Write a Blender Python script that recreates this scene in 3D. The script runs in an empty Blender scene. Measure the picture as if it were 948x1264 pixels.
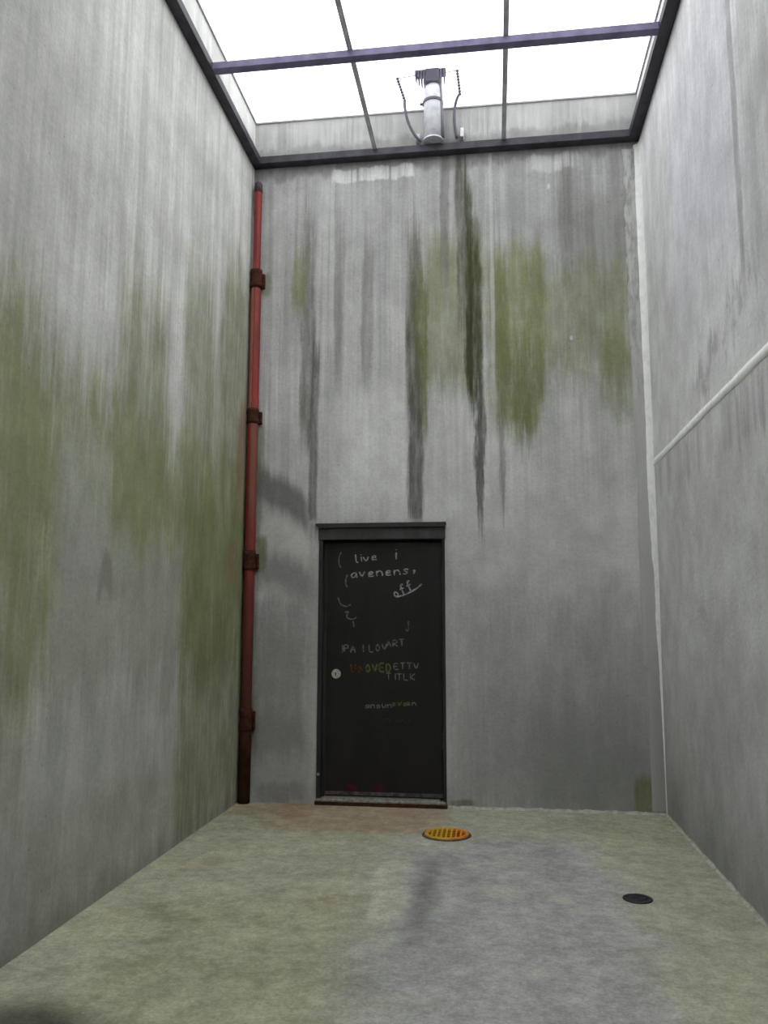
import bpy, bmesh, math, random
from mathutils import Vector, Matrix
random.seed(7)
scene = bpy.context.scene
COL = scene.collection

# ------------------------------------------------------------------ dimensions (metres)
W = 3.073          # width of the yard between left wall (x=0) and right wall (x=W)
H = 5.026          # underside of the skylight frame
PAR = 5.425        # top of the parapet above the glass
FRONT = -7.2       # wall behind the camera
GLASS_END = FRONT  # the skylight covers the whole yard
DX0, DX1, DZ1 = 0.585, 1.545, 2.066      # door opening in the far wall
T = 0.25

# ------------------------------------------------------------------ object helpers
def link(o, parent=None):
    COL.objects.link(o)
    if parent is not None:
        o.parent = parent
    return o

def obj(name, bm, mat, parent=None, smooth=False):
    me = bpy.data.meshes.new(name)
    bm.normal_update()
    bm.to_mesh(me); bm.free()
    me.materials.append(mat)
    if smooth:
        for p in me.polygons: p.use_smooth = True
    return link(bpy.data.objects.new(name, me), parent)

def tag(o, label, cat, group=None, kind=None):
    o['label'] = label; o['category'] = cat
    if group: o['group'] = group
    if kind: o['kind'] = kind
    return o

def empty(name, loc=(0, 0, 0)):
    o = bpy.data.objects.new(name, None); o.location = loc
    o.empty_display_size = 0.1
    return link(o)

def box(bm, x0, x1, y0, y1, z0, z1, bev=0.0):
    r = bmesh.ops.create_cube(bm, size=1.0)
    vs = r['verts']
    for v in vs:
        v.co = Vector((x0 if v.co.x < 0 else x1, y0 if v.co.y < 0 else y1, z0 if v.co.z < 0 else z1))
    if bev > 0:
        es = list({e for v in vs for e in v.link_edges})
        bmesh.ops.bevel(bm, geom=es, offset=bev, segments=2, affect='EDGES', profile=0.5)

def cyl(bm, p0, p1, r0, r1=None, n=24, caps=True):
    p0, p1 = Vector(p0), Vector(p1)
    r1 = r0 if r1 is None else r1
    d = p1 - p0
    M = Matrix.Translation((p0 + p1) / 2) @ d.to_track_quat('Z', 'Y').to_matrix().to_4x4()
    bmesh.ops.create_cone(bm, cap_ends=caps, segments=n, radius1=r0, radius2=r1, depth=d.length, matrix=M)

def lathe(bm, prof, n=48, c=(0, 0, 0)):
    """revolve (r, z) pairs about the vertical axis through c"""
    rings = []
    for r, z in prof:
        if r < 1e-6:
            rings.append([bm.verts.new((c[0], c[1], c[2] + z))])
        else:
            rings.append([bm.verts.new((c[0] + r * math.cos(2 * math.pi * k / n), c[1] + r * math.sin(2 * math.pi * k / n), c[2] + z)) for k in range(n)])
    for a, b in zip(rings, rings[1:]):
        for k in range(n):
            k2 = (k + 1) % n
            if len(a) == 1 and len(b) == 1: continue
            if len(a) == 1: bm.faces.new((a[0], b[k], b[k2]))
            elif len(b) == 1: bm.faces.new((a[k], b[0], a[k2]))
            else: bm.faces.new((a[k], b[k], b[k2], a[k2]))
    bmesh.ops.recalc_face_normals(bm, faces=bm.faces)

def tube(bm, pts, r, n=10):
    pts = [Vector(p) for p in pts]
    rings = []
    for i, p in enumerate(pts):
        d = (pts[min(i + 1, len(pts) - 1)] - pts[max(i - 1, 0)]).normalized()
        ref = Vector((0, 1, 0)) if abs(d.y) < 0.9 else Vector((1, 0, 0))
        a = d.cross(ref).normalized(); b = d.cross(a)
        rings.append([bm.verts.new(p + (a * math.cos(2 * math.pi * k / n) + b * math.sin(2 * math.pi * k / n)) * r) for k in range(n)])
    for a, b in zip(rings, rings[1:]):
        for k in range(n):
            bm.faces.new((a[k], a[(k + 1) % n], b[(k + 1) % n], b[k]))
    bm.faces.new(list(reversed(rings[0]))); bm.faces.new(rings[-1])
    bmesh.ops.recalc_face_normals(bm, faces=bm.faces)

def bez(p0, p1, p2, p3, n=14):
    p0, p1, p2, p3 = map(Vector, (p0, p1, p2, p3))
    return [p0 * (1 - t) ** 3 + p1 * 3 * t * (1 - t) ** 2 + p2 * 3 * t * t * (1 - t) + p3 * t ** 3 for t in [i / n for i in range(n + 1)]]

# ------------------------------------------------------------------ node expression helpers
class E:
    """a node socket (or float) with arithmetic"""
    def __init__(s, g, v): s.g, s.v = g, v
    def _m(s, op, o=None, flip=False):
        a, b = (o, s) if flip else (s, o)
        return s.g.math(op, a, b)
    def __add__(s, o): return s._m('ADD', o)
    __radd__ = __add__
    def __mul__(s, o): return s._m('MULTIPLY', o)
    __rmul__ = __mul__
    def __sub__(s, o): return s._m('SUBTRACT', o)
    def __rsub__(s, o): return s._m('SUBTRACT', o, True)

def lin(c):
    f = lambda x: x / 12.92 if x <= 0.04045 else ((x + 0.055) / 1.055) ** 2.4
    return tuple(f(x / 255) for x in c) + (1.0,)

class G:
    def __init__(s, name):
        s.mat = bpy.data.materials.new(name); s.mat.use_nodes = True
        s.nt = s.mat.node_tree; s.nt.nodes.clear()
        s.out = s.nt.nodes.new('ShaderNodeOutputMaterial')
        s.bsdf = s.nt.nodes.new('ShaderNodeBsdfPrincipled')
        s.nt.links.new(s.bsdf.outputs[0], s.out.inputs[0])
        tc = s.nt.nodes.new('ShaderNodeTexCoord')
        sp = s.nt.nodes.new('ShaderNodeSeparateXYZ')
        s.objco = tc.outputs['Object']
        s.nt.links.new(s.objco, sp.inputs[0])
        s.x, s.y, s.z = (E(s, sp.outputs[i]) for i in range(3))
    def put(s, sock, v):
        if isinstance(v, E): v = v.v
        if isinstance(v, (int, float)): sock.default_value = v
        elif isinstance(v, tuple): sock.default_value = v
        else: s.nt.links.new(v, sock)
    def math(s, op, a, b=None, clamp=False):
        n = s.nt.nodes.new('ShaderNodeMath'); n.operation = op; n.use_clamp = clamp
        s.put(n.inputs[0], a)
        if b is not None: s.put(n.inputs[1], b)
        return E(s, n.outputs[0])
    def abs(s, a): return s.math('ABSOLUTE', a)
    def ss(s, v, e0, e1, o0=0.0, o1=1.0):
        n = s.nt.nodes.new('ShaderNodeMapRange'); n.interpolation_type = 'SMOOTHSTEP'
        s.put(n.inputs['Value'], v)
        n.inputs['From Min'].default_value = e0; n.inputs['From Max'].default_value = e1
        n.inputs['To Min'].default_value = o0; n.inputs['To Max'].default_value = o1
        return E(s, n.outputs[0])
    def vec(s, x, y, z=0.0):
        n = s.nt.nodes.new('ShaderNodeCombineXYZ')
        for i, v in enumerate((x, y, z)): s.put(n.inputs[i], v)
        return n.outputs[0]
    def noise(s, vec, scale, detail=4.0, rough=0.55, dist=0.0):
        n = s.nt.nodes.new('ShaderNodeTexNoise')
        s.put(n.inputs['Vector'], vec)
        n.inputs['Scale'].default_value = scale; n.inputs['Detail'].default_value = detail
        n.inputs['Roughness'].default_value = rough; n.inputs['Distortion'].default_value = dist
        return E(s, n.outputs['Fac'])
    def voronoi(s, vec, scale):
        n = s.nt.nodes.new('ShaderNodeTexVoronoi'); s.put(n.inputs['Vector'], vec)
        n.inputs['Scale'].default_value = scale
        return E(s, n.outputs['Distance'])
    def mix(s, a, b, f, blend='MIX'):
        n = s.nt.nodes.new('ShaderNodeMix'); n.data_type = 'RGBA'; n.blend_type = blend; n.clamp_factor = True
        s.put(n.inputs[0], f); s.put(n.inputs[6], a); s.put(n.inputs[7], b)
        return n.outputs[2]
    def bump(s, h, strength=0.3, dist=0.01):
        n = s.nt.nodes.new('ShaderNodeBump'); n.inputs['Strength'].default_value = strength
        n.inputs['Distance'].default_value = dist
        s.put(n.inputs['Height'], h); s.nt.links.new(n.outputs[0], s.bsdf.inputs['Normal'])
    def done(s, col, rough=0.9, spec=0.25, metal=0.0):
        s.put(s.bsdf.inputs['Base Color'], col); s.put(s.bsdf.inputs['Roughness'], rough)
        s.bsdf.inputs['Specular IOR Level'].default_value = spec
        s.bsdf.inputs['Metallic'].default_value = metal
        return s.mat

def simple(name, c, c2=None, rough=0.6, spec=0.4, metal=0.0, scale=20.0, bump=0.1):
    g = G(name)
    n = g.noise(g.objco, scale, 6, 0.6)
    g.bump(n, bump, 0.004)
    return g.done(g.mix(lin(c), lin(c2 or tuple(x * 0.75 for x in c)), g.ss(n, 0.35, 0.68)), rough, spec, metal)

class Wall(G):
    """weathered cast concrete; u runs along the wall, v is height"""
    def __init__(s, name, axis, base, seed=0.0, streak=1.0):
        super().__init__(name)
        s.u = {'x': s.x, 'y': s.y}[axis]; s.v = s.z; s.seed = seed
        u, v = s.u, s.v
        s.warp = (s.noise(s.vec(u * 2.0, v * 0.9, seed), 1.0, 5, 0.65) - 0.5) * 0.16
        s.warp2 = (s.noise(s.vec(u * 7.0, v * 1.1, seed + 4), 1.0, 5, 0.7) - 0.5)
        s.big = s.noise(s.vec(u, v, seed), 1.1, 5, 0.6)
        s.mid = s.noise(s.vec(u, v * 0.7, seed + 2), 5.0, 7, 0.65)
        s.fine = s.noise(s.vec(u, v, seed + 5), 45.0, 6, 0.7)
        s.run = s.noise(s.vec(u * 8.0, v * 0.28, seed + 7), 1.0, 6, 0.62)      # broad vertical runs
        s.thin = s.noise(s.vec(u * 34.0, v * 0.55, seed + 9), 1.0, 4, 0.6)     # thin vertical runs
        s.grain = (s.noise(s.vec(u * 26.0, v * 2.2, seed + 11), 1.0, 7, 0.75) + s.noise(s.vec(u * 5.0, v * 1.3, seed + 13), 1.0, 6, 0.7)) * 0.5
        s.col = lin(base)
    def mul(s, f):
        n = s.nt.nodes.new('ShaderNodeMix'); n.data_type = 'RGBA'; n.blend_type = 'MULTIPLY'; n.inputs[0].default_value = 1.0
        s.put(n.inputs[6], s.col)
        cr = s.nt.nodes.new('ShaderNodeCombineColor')
        for i in range(3): s.put(cr.inputs[i], f)
        s.nt.links.new(cr.outputs[0], n.inputs[7])
        s.col = n.outputs[2]
    def over(s, c, f): s.col = s.mix(s.col, lin(c), f)
    def streaks(s, amount, lo, hi):
        """vertical runs, fading in between heights lo and hi"""
        h = s.ss(s.v, lo, hi)
        s.mul(1.0 + h * amount * (s.ss(s.run, 0.32, 0.68) - 0.5))
        s.mul(1.0 + h * amount * 0.8 * (s.ss(s.thin, 0.32, 0.68) - 0.5))
    def rag(s, mask, k=1.0):
        """break a soft mask up with vertical grain so stains end in ragged runs"""
        return s.ss(mask + (s.grain - 0.5) * k * 1.25, 0.08, 1.0) * s.ss(mask, 0.0, 0.35) * s.ss(s.grain, 0.36, 0.60, 0.62, 1.0)
    def streak(s, u0, w, vtop, vbot, ft=0.25, fb=0.35, wob=1.0):
        d = s.abs(s.u + s.warp2 * (0.09 * wob) - u0)
        vv = s.v + (s.thin - 0.5) * 0.9
        return s.rag(s.ss(d, w * 0.3, w, 1, 0) * s.ss(vv, vbot - fb, vbot + fb) * s.ss(vv, vtop - ft, vtop + ft, 1, 0), 1.1)
    def patch(s, u0, u1, v0, v1, su=0.15, sv=0.2, rag=0.6, slope=0.0, runs=True):
        uu = s.u + s.warp * rag * 2
        vv = s.v + (s.run - 0.5) * rag + s.warp * rag
        if slope: vv = vv + (s.u - (u0 + u1) / 2) * slope
        if not runs:   # blotchy smear without vertical grain
            return s.ss(uu, u0 - su, u0 + su) * s.ss(uu, u1 - su, u1 + su, 1, 0) * s.ss(vv, v0 - sv, v0 + sv) * s.ss(vv, v1 - sv, v1 + sv, 1, 0) * s.ss(s.mid, 0.25, 0.5, 0.55, 1.0)
        return s.rag(s.ss(uu, u0 - su, u0 + su) * s.ss(uu, u1 - su, u1 + su, 1, 0) * s.ss(vv, v0 - sv, v0 + sv) * s.ss(vv, v1 - sv, v1 + sv, 1, 0), 1.3)
    def finish(s, rough=0.92, bump=0.35):
        s.mul(s.ss(s.big, 0.3, 0.7, 0.90, 1.08) * s.ss(s.mid, 0.3, 0.7, 0.88, 1.10) * s.ss(s.fine, 0.25, 0.75, 0.90, 1.07))
        pores = s.voronoi(s.vec(s.u, s.v, s.seed), 9.0)
        s.mul(s.ss(pores, 0.03, 0.075, 0.72, 1.0))
        s.bump(s.fine * 0.6 + s.mid * 0.8 + s.thin * 0.15, bump, 0.012)
        return s.done(s.col, rough, 0.2)

OLIVE, MOSS, DARKMOSS = (124, 129, 88), (108, 113, 74), (62, 66, 40)

# ------------------------------------------------------------------ concrete materials
def mat_back():
    m = Wall('concrete_far', 'x', (190, 190, 188), 3.0)
    m.streaks(0.24, 1.7, 3.0)
    m.mul(m.ss(m.v + m.warp, 3.3, 4.2, 1.0, 0.70)); m.mul(m.ss(m.v, 5.05, 5.1, 1.0, 1.05))
    m.mul(1.0 - 0.35 * m.ss(m.run + m.warp, 0.5, 0.66) * m.ss(m.v, 5.05, 5.1))
    # smooth paler area above the door
    m.over((212, 212, 210), m.patch(0.70, 1.26, 2.1, 3.1, 0.12, 0.22, 0.9, -0.35) * 0.7)
    # darker band just below the skylight frame, dirt at the upper right
    m.over((104, 104, 102), m.patch(-0.2, 3.2, 4.94, 5.2, 0.1, 0.05, 0.35) * 0.6)
    m.over((120, 120, 116), m.patch(2.5, 3.0, 3.7, 4.75, 0.2, 0.3, 0.5) * 0.5)
    # broad moss veils
    m.over(OLIVE, m.patch(1.9, 2.32, 2.75, 4.25, 0.09, 0.22, 0.75) * 0.95)
    m.over(OLIVE, m.patch(2.3, 2.97, 3.15, 4.05, 0.12, 0.28, 0.8) * 0.73)
    m.over(OLIVE, m.patch(2.72, 2.99, 2.85, 3.5, 0.08, 0.2, 0.5) * 0.66)
    m.over(OLIVE, m.patch(1.36, 1.86, 3.1, 4.4, 0.1, 0.3, 0.7) * 0.73)
    m.over(MOSS, m.streak(2.15, 0.12, 3.3, 2.6, 0.5, 0.2) * 0.79)
    m.over(MOSS, m.streak(2.0, 0.07, 4.2, 2.75, 0.3, 0.3) * 0.66)
    # dark runs
    m.over((92, 92, 76), m.streak(1.32, 0.10, 4.45, 2.75, 0.4, 0.35) * 0.99)
    m.over(MOSS, m.streak(1.38, 0.07, 4.0, 2.7, 0.4, 0.25) * 0.92)
    m.over((88, 88, 85), m.streak(1.33, 0.085, 3.2, 2.0, 0.5, 0.15) * 0.95)
    m.over((84, 84, 76), m.streak(1.70, 0.075, 5.1, 3.6, 0.3, 0.5) * 0.92)
    m.over(DARKMOSS, m.streak(1.79, 0.09, 4.45, 2.95, 0.5, 0.22) * 1.00)
    m.over(DARKMOSS, m.streak(1.75, 0.045, 4.9, 3.2, 0.3, 0.4) * 0.99)
    m.over((74, 75, 62), m.streak(1.84, 0.055, 3.1, 2.7, 0.3, 0.2) * 0.92)
    m.over((86, 86, 84), m.streak(1.81, 0.045, 3.0, 2.0, 0.4, 0.25, 1.6) * 0.95)
    m.over((100, 100, 98), m.streak(1.98, 0.035, 2.9, 2.2, 0.4, 0.3) * 0.66)
    m.over((95, 95, 88), m.streak(0.47, 0.085, 4.6, 2.7, 0.5, 0.4) * 0.79)
    m.over((95, 95, 93), m.streak(0.53, 0.05, 3.6, 2.05, 0.5, 0.2) * 0.82)
    m.over(OLIVE, m.streak(0.40, 0.10, 4.3, 3.75, 0.3, 0.3) * 0.79)
    m.over((118, 118, 112), m.streak(0.72, 0.05, 4.6, 3.2, 0.5, 0.3) * 0.53)
    m.over((110, 110, 104), m.streak(0.95, 0.07, 4.4, 3.2, 0.4, 0.3) * 0.53)
    m.over((104, 104, 100), m.streak(1.56, 0.05, 5.1, 3.9, 0.3, 0.5) * 0.66)
    m.over((112, 112, 106), m.streak(2.5, 0.09, 5.0, 4.0, 0.3, 0.5) * 0.53)
    # pale lime runs
    m.over((196, 196, 194), m.streak(1.93, 0.022, 5.1, 3.1, 0.2, 0.5, 0.3) * 0.55)
    m.over((192, 192, 190), m.streak(0.66, 0.03, 5.0, 3.4, 0.2, 0.5, 0.3) * 0.5)
    m.over((222, 222, 220), m.patch(0.66, 1.32, 4.86, 4.975, 0.03, 0.02, 0.12) * m.ss(m.thin, 0.3, 0.5) * 0.8)
    m.over((210, 210, 208), m.patch(2.2, 2.62, 4.84, 4.975, 0.08, 0.03, 0.2) * m.ss(m.thin, 0.3, 0.5) * 0.55)
    # dark slanted smears left of the door
    m.over((78, 79, 78), m.patch(0.07, 0.5, 2.14, 2.42, 0.06, 0.08, 0.30, 0.55, False) * 0.72)
    m.over((88, 88, 87), m.patch(0.10, 0.55, 1.54, 1.80, 0.06, 0.09, 0.35, 0.3, False) * 0.55)
    m.over((84, 84, 83), m.patch(0.08, 0.5, 0.34, 0.64, 0.06, 0.10, 0.4, 0.0, False) * 0.5)
    m.over((100, 100, 98), m.patch(0.10, 0.5, 0.6, 1.5, 0.1, 0.2, 0.7) * 0.5)
    m.over((92, 96, 66), m.patch(0.0, 0.12, 0.0, 3.0, 0.05, 0.3, 0.4) * 0.6)
    m.over((110, 114, 78), m.patch(0.09, 0.17, 1.7, 1.98, 0.03, 0.05, 0.1) * 0.8)
    m.over((110, 114, 78), m.patch(0.08, 0.16, 3.92, 4.12, 0.03, 0.05, 0.1) * 0.7)
    m.over((86, 86, 84), m.patch(0.1, 0.5, 0.0, 0.14, 0.1, 0.05, 0.2) * 0.5)
    m.over((96, 62, 42), m.patch(0.0, 0.13, 0.3, 0.75, 0.04, 0.1, 0.3) * 0.55)
    # grout edge round the door frame
    m.over((168, 168, 166), m.patch(0.50, 0.585, 0.0, 2.1, 0.025, 0.05, 0.06) * 0.6)
    m.over((168, 168, 166), m.patch(1.545, 1.60, 0.0, 2.1, 0.02, 0.05, 0.06) * 0.5)
    m.over((180, 180, 178), m.patch(0.5, 1.65, 2.07, 2.10, 0.05, 0.015, 0.02) * 0.5)
    # mottled dark area low on the right, dim low light partly painted in
    m.over((142, 142, 142), m.patch(1.7, 3.0, 0.0, 1.3, 0.25, 0.3, 0.9) * m.ss(m.mid, 0.38, 0.62) * 0.8)
    m.over((150, 150, 149), m.patch(1.6, 3.1, -0.3, 1.55, 0.2, 0.4, 0.9) * 0.5)
    m.over((128, 128, 127), m.patch(2.1, 3.0, -0.2, 0.75, 0.25, 0.3, 0.9, 0.0, False) * 0.6)
    m.over((132, 132, 130), m.patch(0.05, 0.52, -0.2, 1.3, 0.1, 0.35, 0.8, 0.0, False) * 0.5)  # darker low on the left of the door
    m.over((112, 114, 70), m.patch(2.86, 3.06, -0.05, 0.24, 0.03, 0.08, 0.1) * 0.7)
    m.over((112, 112, 74), m.patch(1.56, 1.75, -0.05, 0.06, 0.05, 0.02, 0.1) * 0.7)
    # scraped flakes
    for (u0, v0, r) in ((2.378, 4.707, 0.018), (2.52, 3.47, 0.014)):
        d = m.voronoi(m.vec((m.u - u0 + m.warp2 * 0.03), (m.v - v0) * 0.45), 1.0)
        dd = m.math('POWER', m.math('ADD', m.math('POWER', m.u - u0 + m.warp2 * 0.03, 2.0), m.math('POWER', (m.v - v0) * 0.6, 2.0)), 0.5)
        m.over((205, 205, 203), m.ss(dd, r * 0.5, r, 1, 0) * 0.8)
    return m.finish()

def mat_left():
    m = Wall('concrete_left', 'y', (202, 202, 198), 21.0)
    m.streaks(0.22, 1.9, 3.4)
    u = m.u
    # pale lime bleeding from the top edge
    m.over((205, 205, 203), m.ss(m.thin, 0.5, 0.68) * m.ss(m.v, 3.4, 4.9) * m.ss(u, -3.0, -0.8) * 0.55)
    m.over((156, 156, 154), m.ss(u, -3.4, -2.2, 1, 0) * m.ss(m.v, 2.4, 3.8) * 0.65)  # greyer tone high up toward the viewer
    # moss: everywhere low, in columns higher up
    for (a, b, top, k) in ((-3.3, -2.85, 2.75, .6), (-2.25, -1.6, 3.25, .55), (-1.35, -0.85, 3.75, .5), (-0.65, -0.0, 4.1, .55), (-0.95, -0.55, 3.3, .35)):
        m.over(OLIVE, m.patch(a, b, 1.5, top, 0.14, 0.5, 0.9) * min(0.85, k * 1.35))
    m.over((144, 149, 110), m.patch(-3.6, 0.1, 0.9, 2.5, 0.2, 0.45, 0.9) * 0.95)
    m.over((128, 133, 92), m.patch(-1.25, 0.1, 0.0, 2.2, 0.14, 0.35, 0.7) * 0.75)
    m.over((142, 145, 116), m.patch(-3.6, -2.85, 0.5, 1.5, 0.12, 0.3, 0.7) * 0.5)
    m.over((142, 145, 116), m.patch(-3.0, 0.1, 0.05, 0.55, 0.3, 0.2, 0.6) * 0.5)
    # bare grey field
    m.over((168, 168, 166), m.patch(-2.75, -1.3, 0.55, 1.75, 0.1, 0.2, 0.6) * 0.65)
    m.over((172, 172, 170), m.patch(-2.75, -2.3, 1.5, 2.2, 0.1, 0.2, 0.6) * 0.5)
    # rust and dirt near the pipe
    m.over((150, 112, 92), m.patch(-0.24, -0.08, 2.1, 3.0, 0.05, 0.25, 0.4) * 0.6)
    m.over((150, 116, 98), m.patch(-0.42, -0.24, 1.55, 1.9, 0.06, 0.1, 0.3) * 0.5)
    m.over((190, 190, 186), m.patch(-0.16, -0.10, 3.2, 5.0, 0.015, 0.3, 0.1) * 0.4)
    m.over((110, 112, 104), m.patch(-2.35, -2.2, 1.42, 1.62, 0.06, 0.06, 0.4) * 0.5)
    m.over((84, 86, 66), m.patch(-3.3, -2.7, 1.75, 2.1, 0.15, 0.06, 0.9) * m.ss(m.mid, .45, .6) * 0.25)
    # dark foot of the wall toward the viewer
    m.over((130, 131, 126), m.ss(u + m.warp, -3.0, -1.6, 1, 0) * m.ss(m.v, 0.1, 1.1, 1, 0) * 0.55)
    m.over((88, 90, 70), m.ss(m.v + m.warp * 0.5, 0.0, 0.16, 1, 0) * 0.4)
    return m.finish()

def mat_right():
    m = Wall('concrete_right', 'y', (222, 222, 223), 47.0)
    m.streaks(0.16, 2.4, 3.6)
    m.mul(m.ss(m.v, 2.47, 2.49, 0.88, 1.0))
    m.over((192, 190, 202), m.patch(-2.4, -0.9, 3.1, 4.7, 0.3, 0.4, 0.6) * 0.5)
    m.over((196, 196, 196), m.patch(-1.0, 0.0, 3.0, 4.9, 0.3, 0.5, 0.6) * 0.45)
    m.over((134, 134, 134), m.streak(-2.32, 0.06, 4.8, 2.9, 0.4, 0.4) * 0.6)
    m.over((140, 140, 140), m.patch(-2.5, -1.2, 2.62, 2.86, 0.2, 0.1, 0.7, 0.28) * m.ss(m.mid, 0.42, 0.6) * 0.7)
    m.over((142, 142, 142), m.patch(-3.4, -2.4, 2.5, 4.4, 0.15, 0.5, 0.8) * 0.45)
    m.over((130, 130, 130), m.patch(-3.4, 0.1, 2.2, 2.47, 0.1, 0.05, 0.5) * m.ss(m.run, 0.4, 0.65) * 0.5)  # slight shadow beneath the level seam, painted into the wall
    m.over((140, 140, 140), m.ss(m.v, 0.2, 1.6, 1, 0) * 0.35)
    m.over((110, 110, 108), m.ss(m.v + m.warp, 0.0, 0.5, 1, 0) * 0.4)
    return m.finish()

def mat_plain():
    m = Wall('concrete_plain', 'x', (190, 190, 186), 60.0)
    m.streaks(0.25, 1.5, 3.5)
    return m.finish()

def mat_floor():
    m = Wall('concrete_floor', 'x', (172, 172, 164), 80.0)
    # on the floor v is the depth axis
    m.v = m.y
    u, v = m.x, m.y
    m.warp = (m.noise(m.vec(u, v, 5), 1.6, 6, 0.65) - 0.5) * 0.5
    m.run = m.noise(m.vec(u, v, 9), 2.6, 6, 0.65)
    m.mid = m.noise(m.vec(u, v, 12), 7.0, 8, 0.7)
    m.fine = m.noise(m.vec(u, v, 15), 70.0, 5, 0.75)
    m.thin = m.noise(m.vec(u, v, 17), 20.0, 6, 0.7)
    m.grain = (m.noise(m.vec(u, v, 21), 22.0, 7, 0.75) + m.noise(m.vec(u, v, 23), 6.0, 6, 0.7)) * 0.5
    m.col = lin((176, 176, 173))
    mods = m.ss(m.run, 0.3, 0.7, 0.86, 1.1) * m.ss(m.mid, 0.3, 0.7, 0.82, 1.14) * m.ss(m.fine, 0.25, 0.75, 0.78, 1.2) * m.ss(m.thin, 0.3, 0.7, 0.84, 1.12)
    # green algae over the left half, along the walls and in blotches on the right
    m.over((168, 171, 142), m.ss(u + m.warp, 1.15, 1.5, 1, 0) * 0.8)
    m.over((168, 171, 142), m.ss(v + m.warp, -0.95, -0.6) * 0.6)
    m.over((168, 171, 142), m.ss(u + m.warp * 1.4, 2.35, 2.65) * 0.7)
    m.over((168, 171, 142), m.ss(m.run, 0.53, 0.62) * 0.55)
    m.over((146, 149, 118), m.patch(0.4, 1.5, -2.9, -2.0, 0.2, 0.3, 1.0) * 0.4)
    m.over((138, 141, 112), m.patch(0.3, 1.5, -3.6, -2.75, 0.2, 0.2, 1.0) * 0.5)
    # pale worn band beside the gutter line
    m.over((206, 206, 180), m.patch(1.28, 1.46, -2.3, -1.25, 0.05, 0.2, 0.25) * 0.8)
    m.over((204, 204, 200), m.patch(1.62, 1.75, -2.1, -1.3, 0.05, 0.2, 0.25) * 0.45)
    m.over((178, 178, 174), m.patch(1.58, 1.85, -3.6, -2.4, 0.06, 0.2, 0.3) * 0.45)
    # grey shallow gutter running from the round grate toward the viewer
    gl = m.abs(u - 1.545 + (v + 1.8) * -0.01 + m.warp * 0.12)
    m.over((116, 116, 114), m.ss(gl, 0.0, 0.10, 1, 0) * m.ss(v, -2.75, -2.3) * m.ss(v, -1.15, -1.5) * 0.95)
    m.over((150, 150, 148), m.ss(gl, 0.1, 0.34, 1, 0) * m.ss(v, -0.9, -1.2) * 0.4)
    # rust wash in front of the door
    m.over((164, 136, 114), m.patch(0.35, 1.55, -0.78, 0.2, 0.2, 0.12, 0.5) * 0.75)
    m.over((160, 126, 104), m.patch(0.0, 0.6, -0.45, 0.2, 0.1, 0.12, 0.3) * 0.6)
    for (u0, v0, r, k) in ((0.28, -1.6, .2, .5), (0.25, -2.3, .2, .45), (1.1, -2.05, .16, .45), (1.42, -1.15, .12, .5), (1.75, -0.72, .12, .5), (0.9, -1.9, .2, .3)):
        dd = m.math('POWER', m.math('ADD', m.math('POWER', u - u0 + m.warp * .5, 2.0), m.math('POWER', (v - v0 + m.warp) * 0.7, 2.0)), 0.5)
        m.over((168, 136, 112), m.ss(dd, r * 0.2, r, 1, 0) * m.ss(m.grain, .4, .6) * k * 0.6)
    # dark patches
    dd = m.math('POWER', m.math('ADD', m.math('POWER', u - 0.36 + m.warp * .5, 2.0), m.math('POWER', (v + 3.42 + m.warp * 0.5) * 1.5, 2.0)), 0.5)
    m.over((70, 72, 62), m.ss(dd, 0.12, 0.42, 1, 0) * 0.85)
    m.over((106, 110, 80), m.patch(0.35, 0.62, -2.75, -2.1, 0.2, 0.25, 1.2) * 0.35)
    m.over((150, 150, 148), m.patch(1.6, 2.4, -3.6, -1.0, 0.2, 0.3, 0.5) * 0.35)
    m.mul(mods)
    # pale specks
    sp = m.voronoi(m.vec(u, v, 3), 13.0)
    m.over((205, 205, 198), m.ss(sp, 0.02, 0.06, 1, 0) * 0.6)
    m.bump(m.fine * 0.7 + m.mid * 0.8, 0.4, 0.008)
    return m.done(m.col, 0.88, 0.25)

M_BACK, M_LEFT, M_RIGHT, M_PLAIN, M_FLOOR = mat_back(), mat_left(), mat_right(), mat_plain(), mat_floor()

# ------------------------------------------------------------------ room shell
bm = bmesh.new()
box(bm, -T, DX0, 0, T, -0.2, PAR); box(bm, DX1, W + T, 0, T, -0.2, PAR)
box(bm, DX0, DX1, 0, T, DZ1, PAR); box(bm, DX0, DX1, 0, T, -0.2, 0.0)
tag(obj('wall_back', bm, M_BACK), 'far grey concrete wall with moss streaks and the dark door', 'wall', kind='structure')
bm = bmesh.new(); box(bm, -T, 0, FRONT - T, 0, -0.2, PAR)
tag(obj('wall_left', bm, M_LEFT), 'left concrete wall with green algae and pale vertical runs', 'wall', kind='structure')
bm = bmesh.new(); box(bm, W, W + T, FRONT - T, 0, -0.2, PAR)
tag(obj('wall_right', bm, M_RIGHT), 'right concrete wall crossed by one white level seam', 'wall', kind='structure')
bm = bmesh.new(); box(bm, 0, W, FRONT - T, FRONT, -0.2, PAR)
tag(obj('wall_front', bm, M_PLAIN), 'concrete wall behind the viewer closing the yard', 'wall', kind='structure')
bm = bmesh.new(); box(bm, 0, W, FRONT, 0, -0.2, 0.0)
tag(obj('floor', bm, M_FLOOR), 'stained grey green concrete floor of the yard', 'floor', kind='structure')

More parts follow.
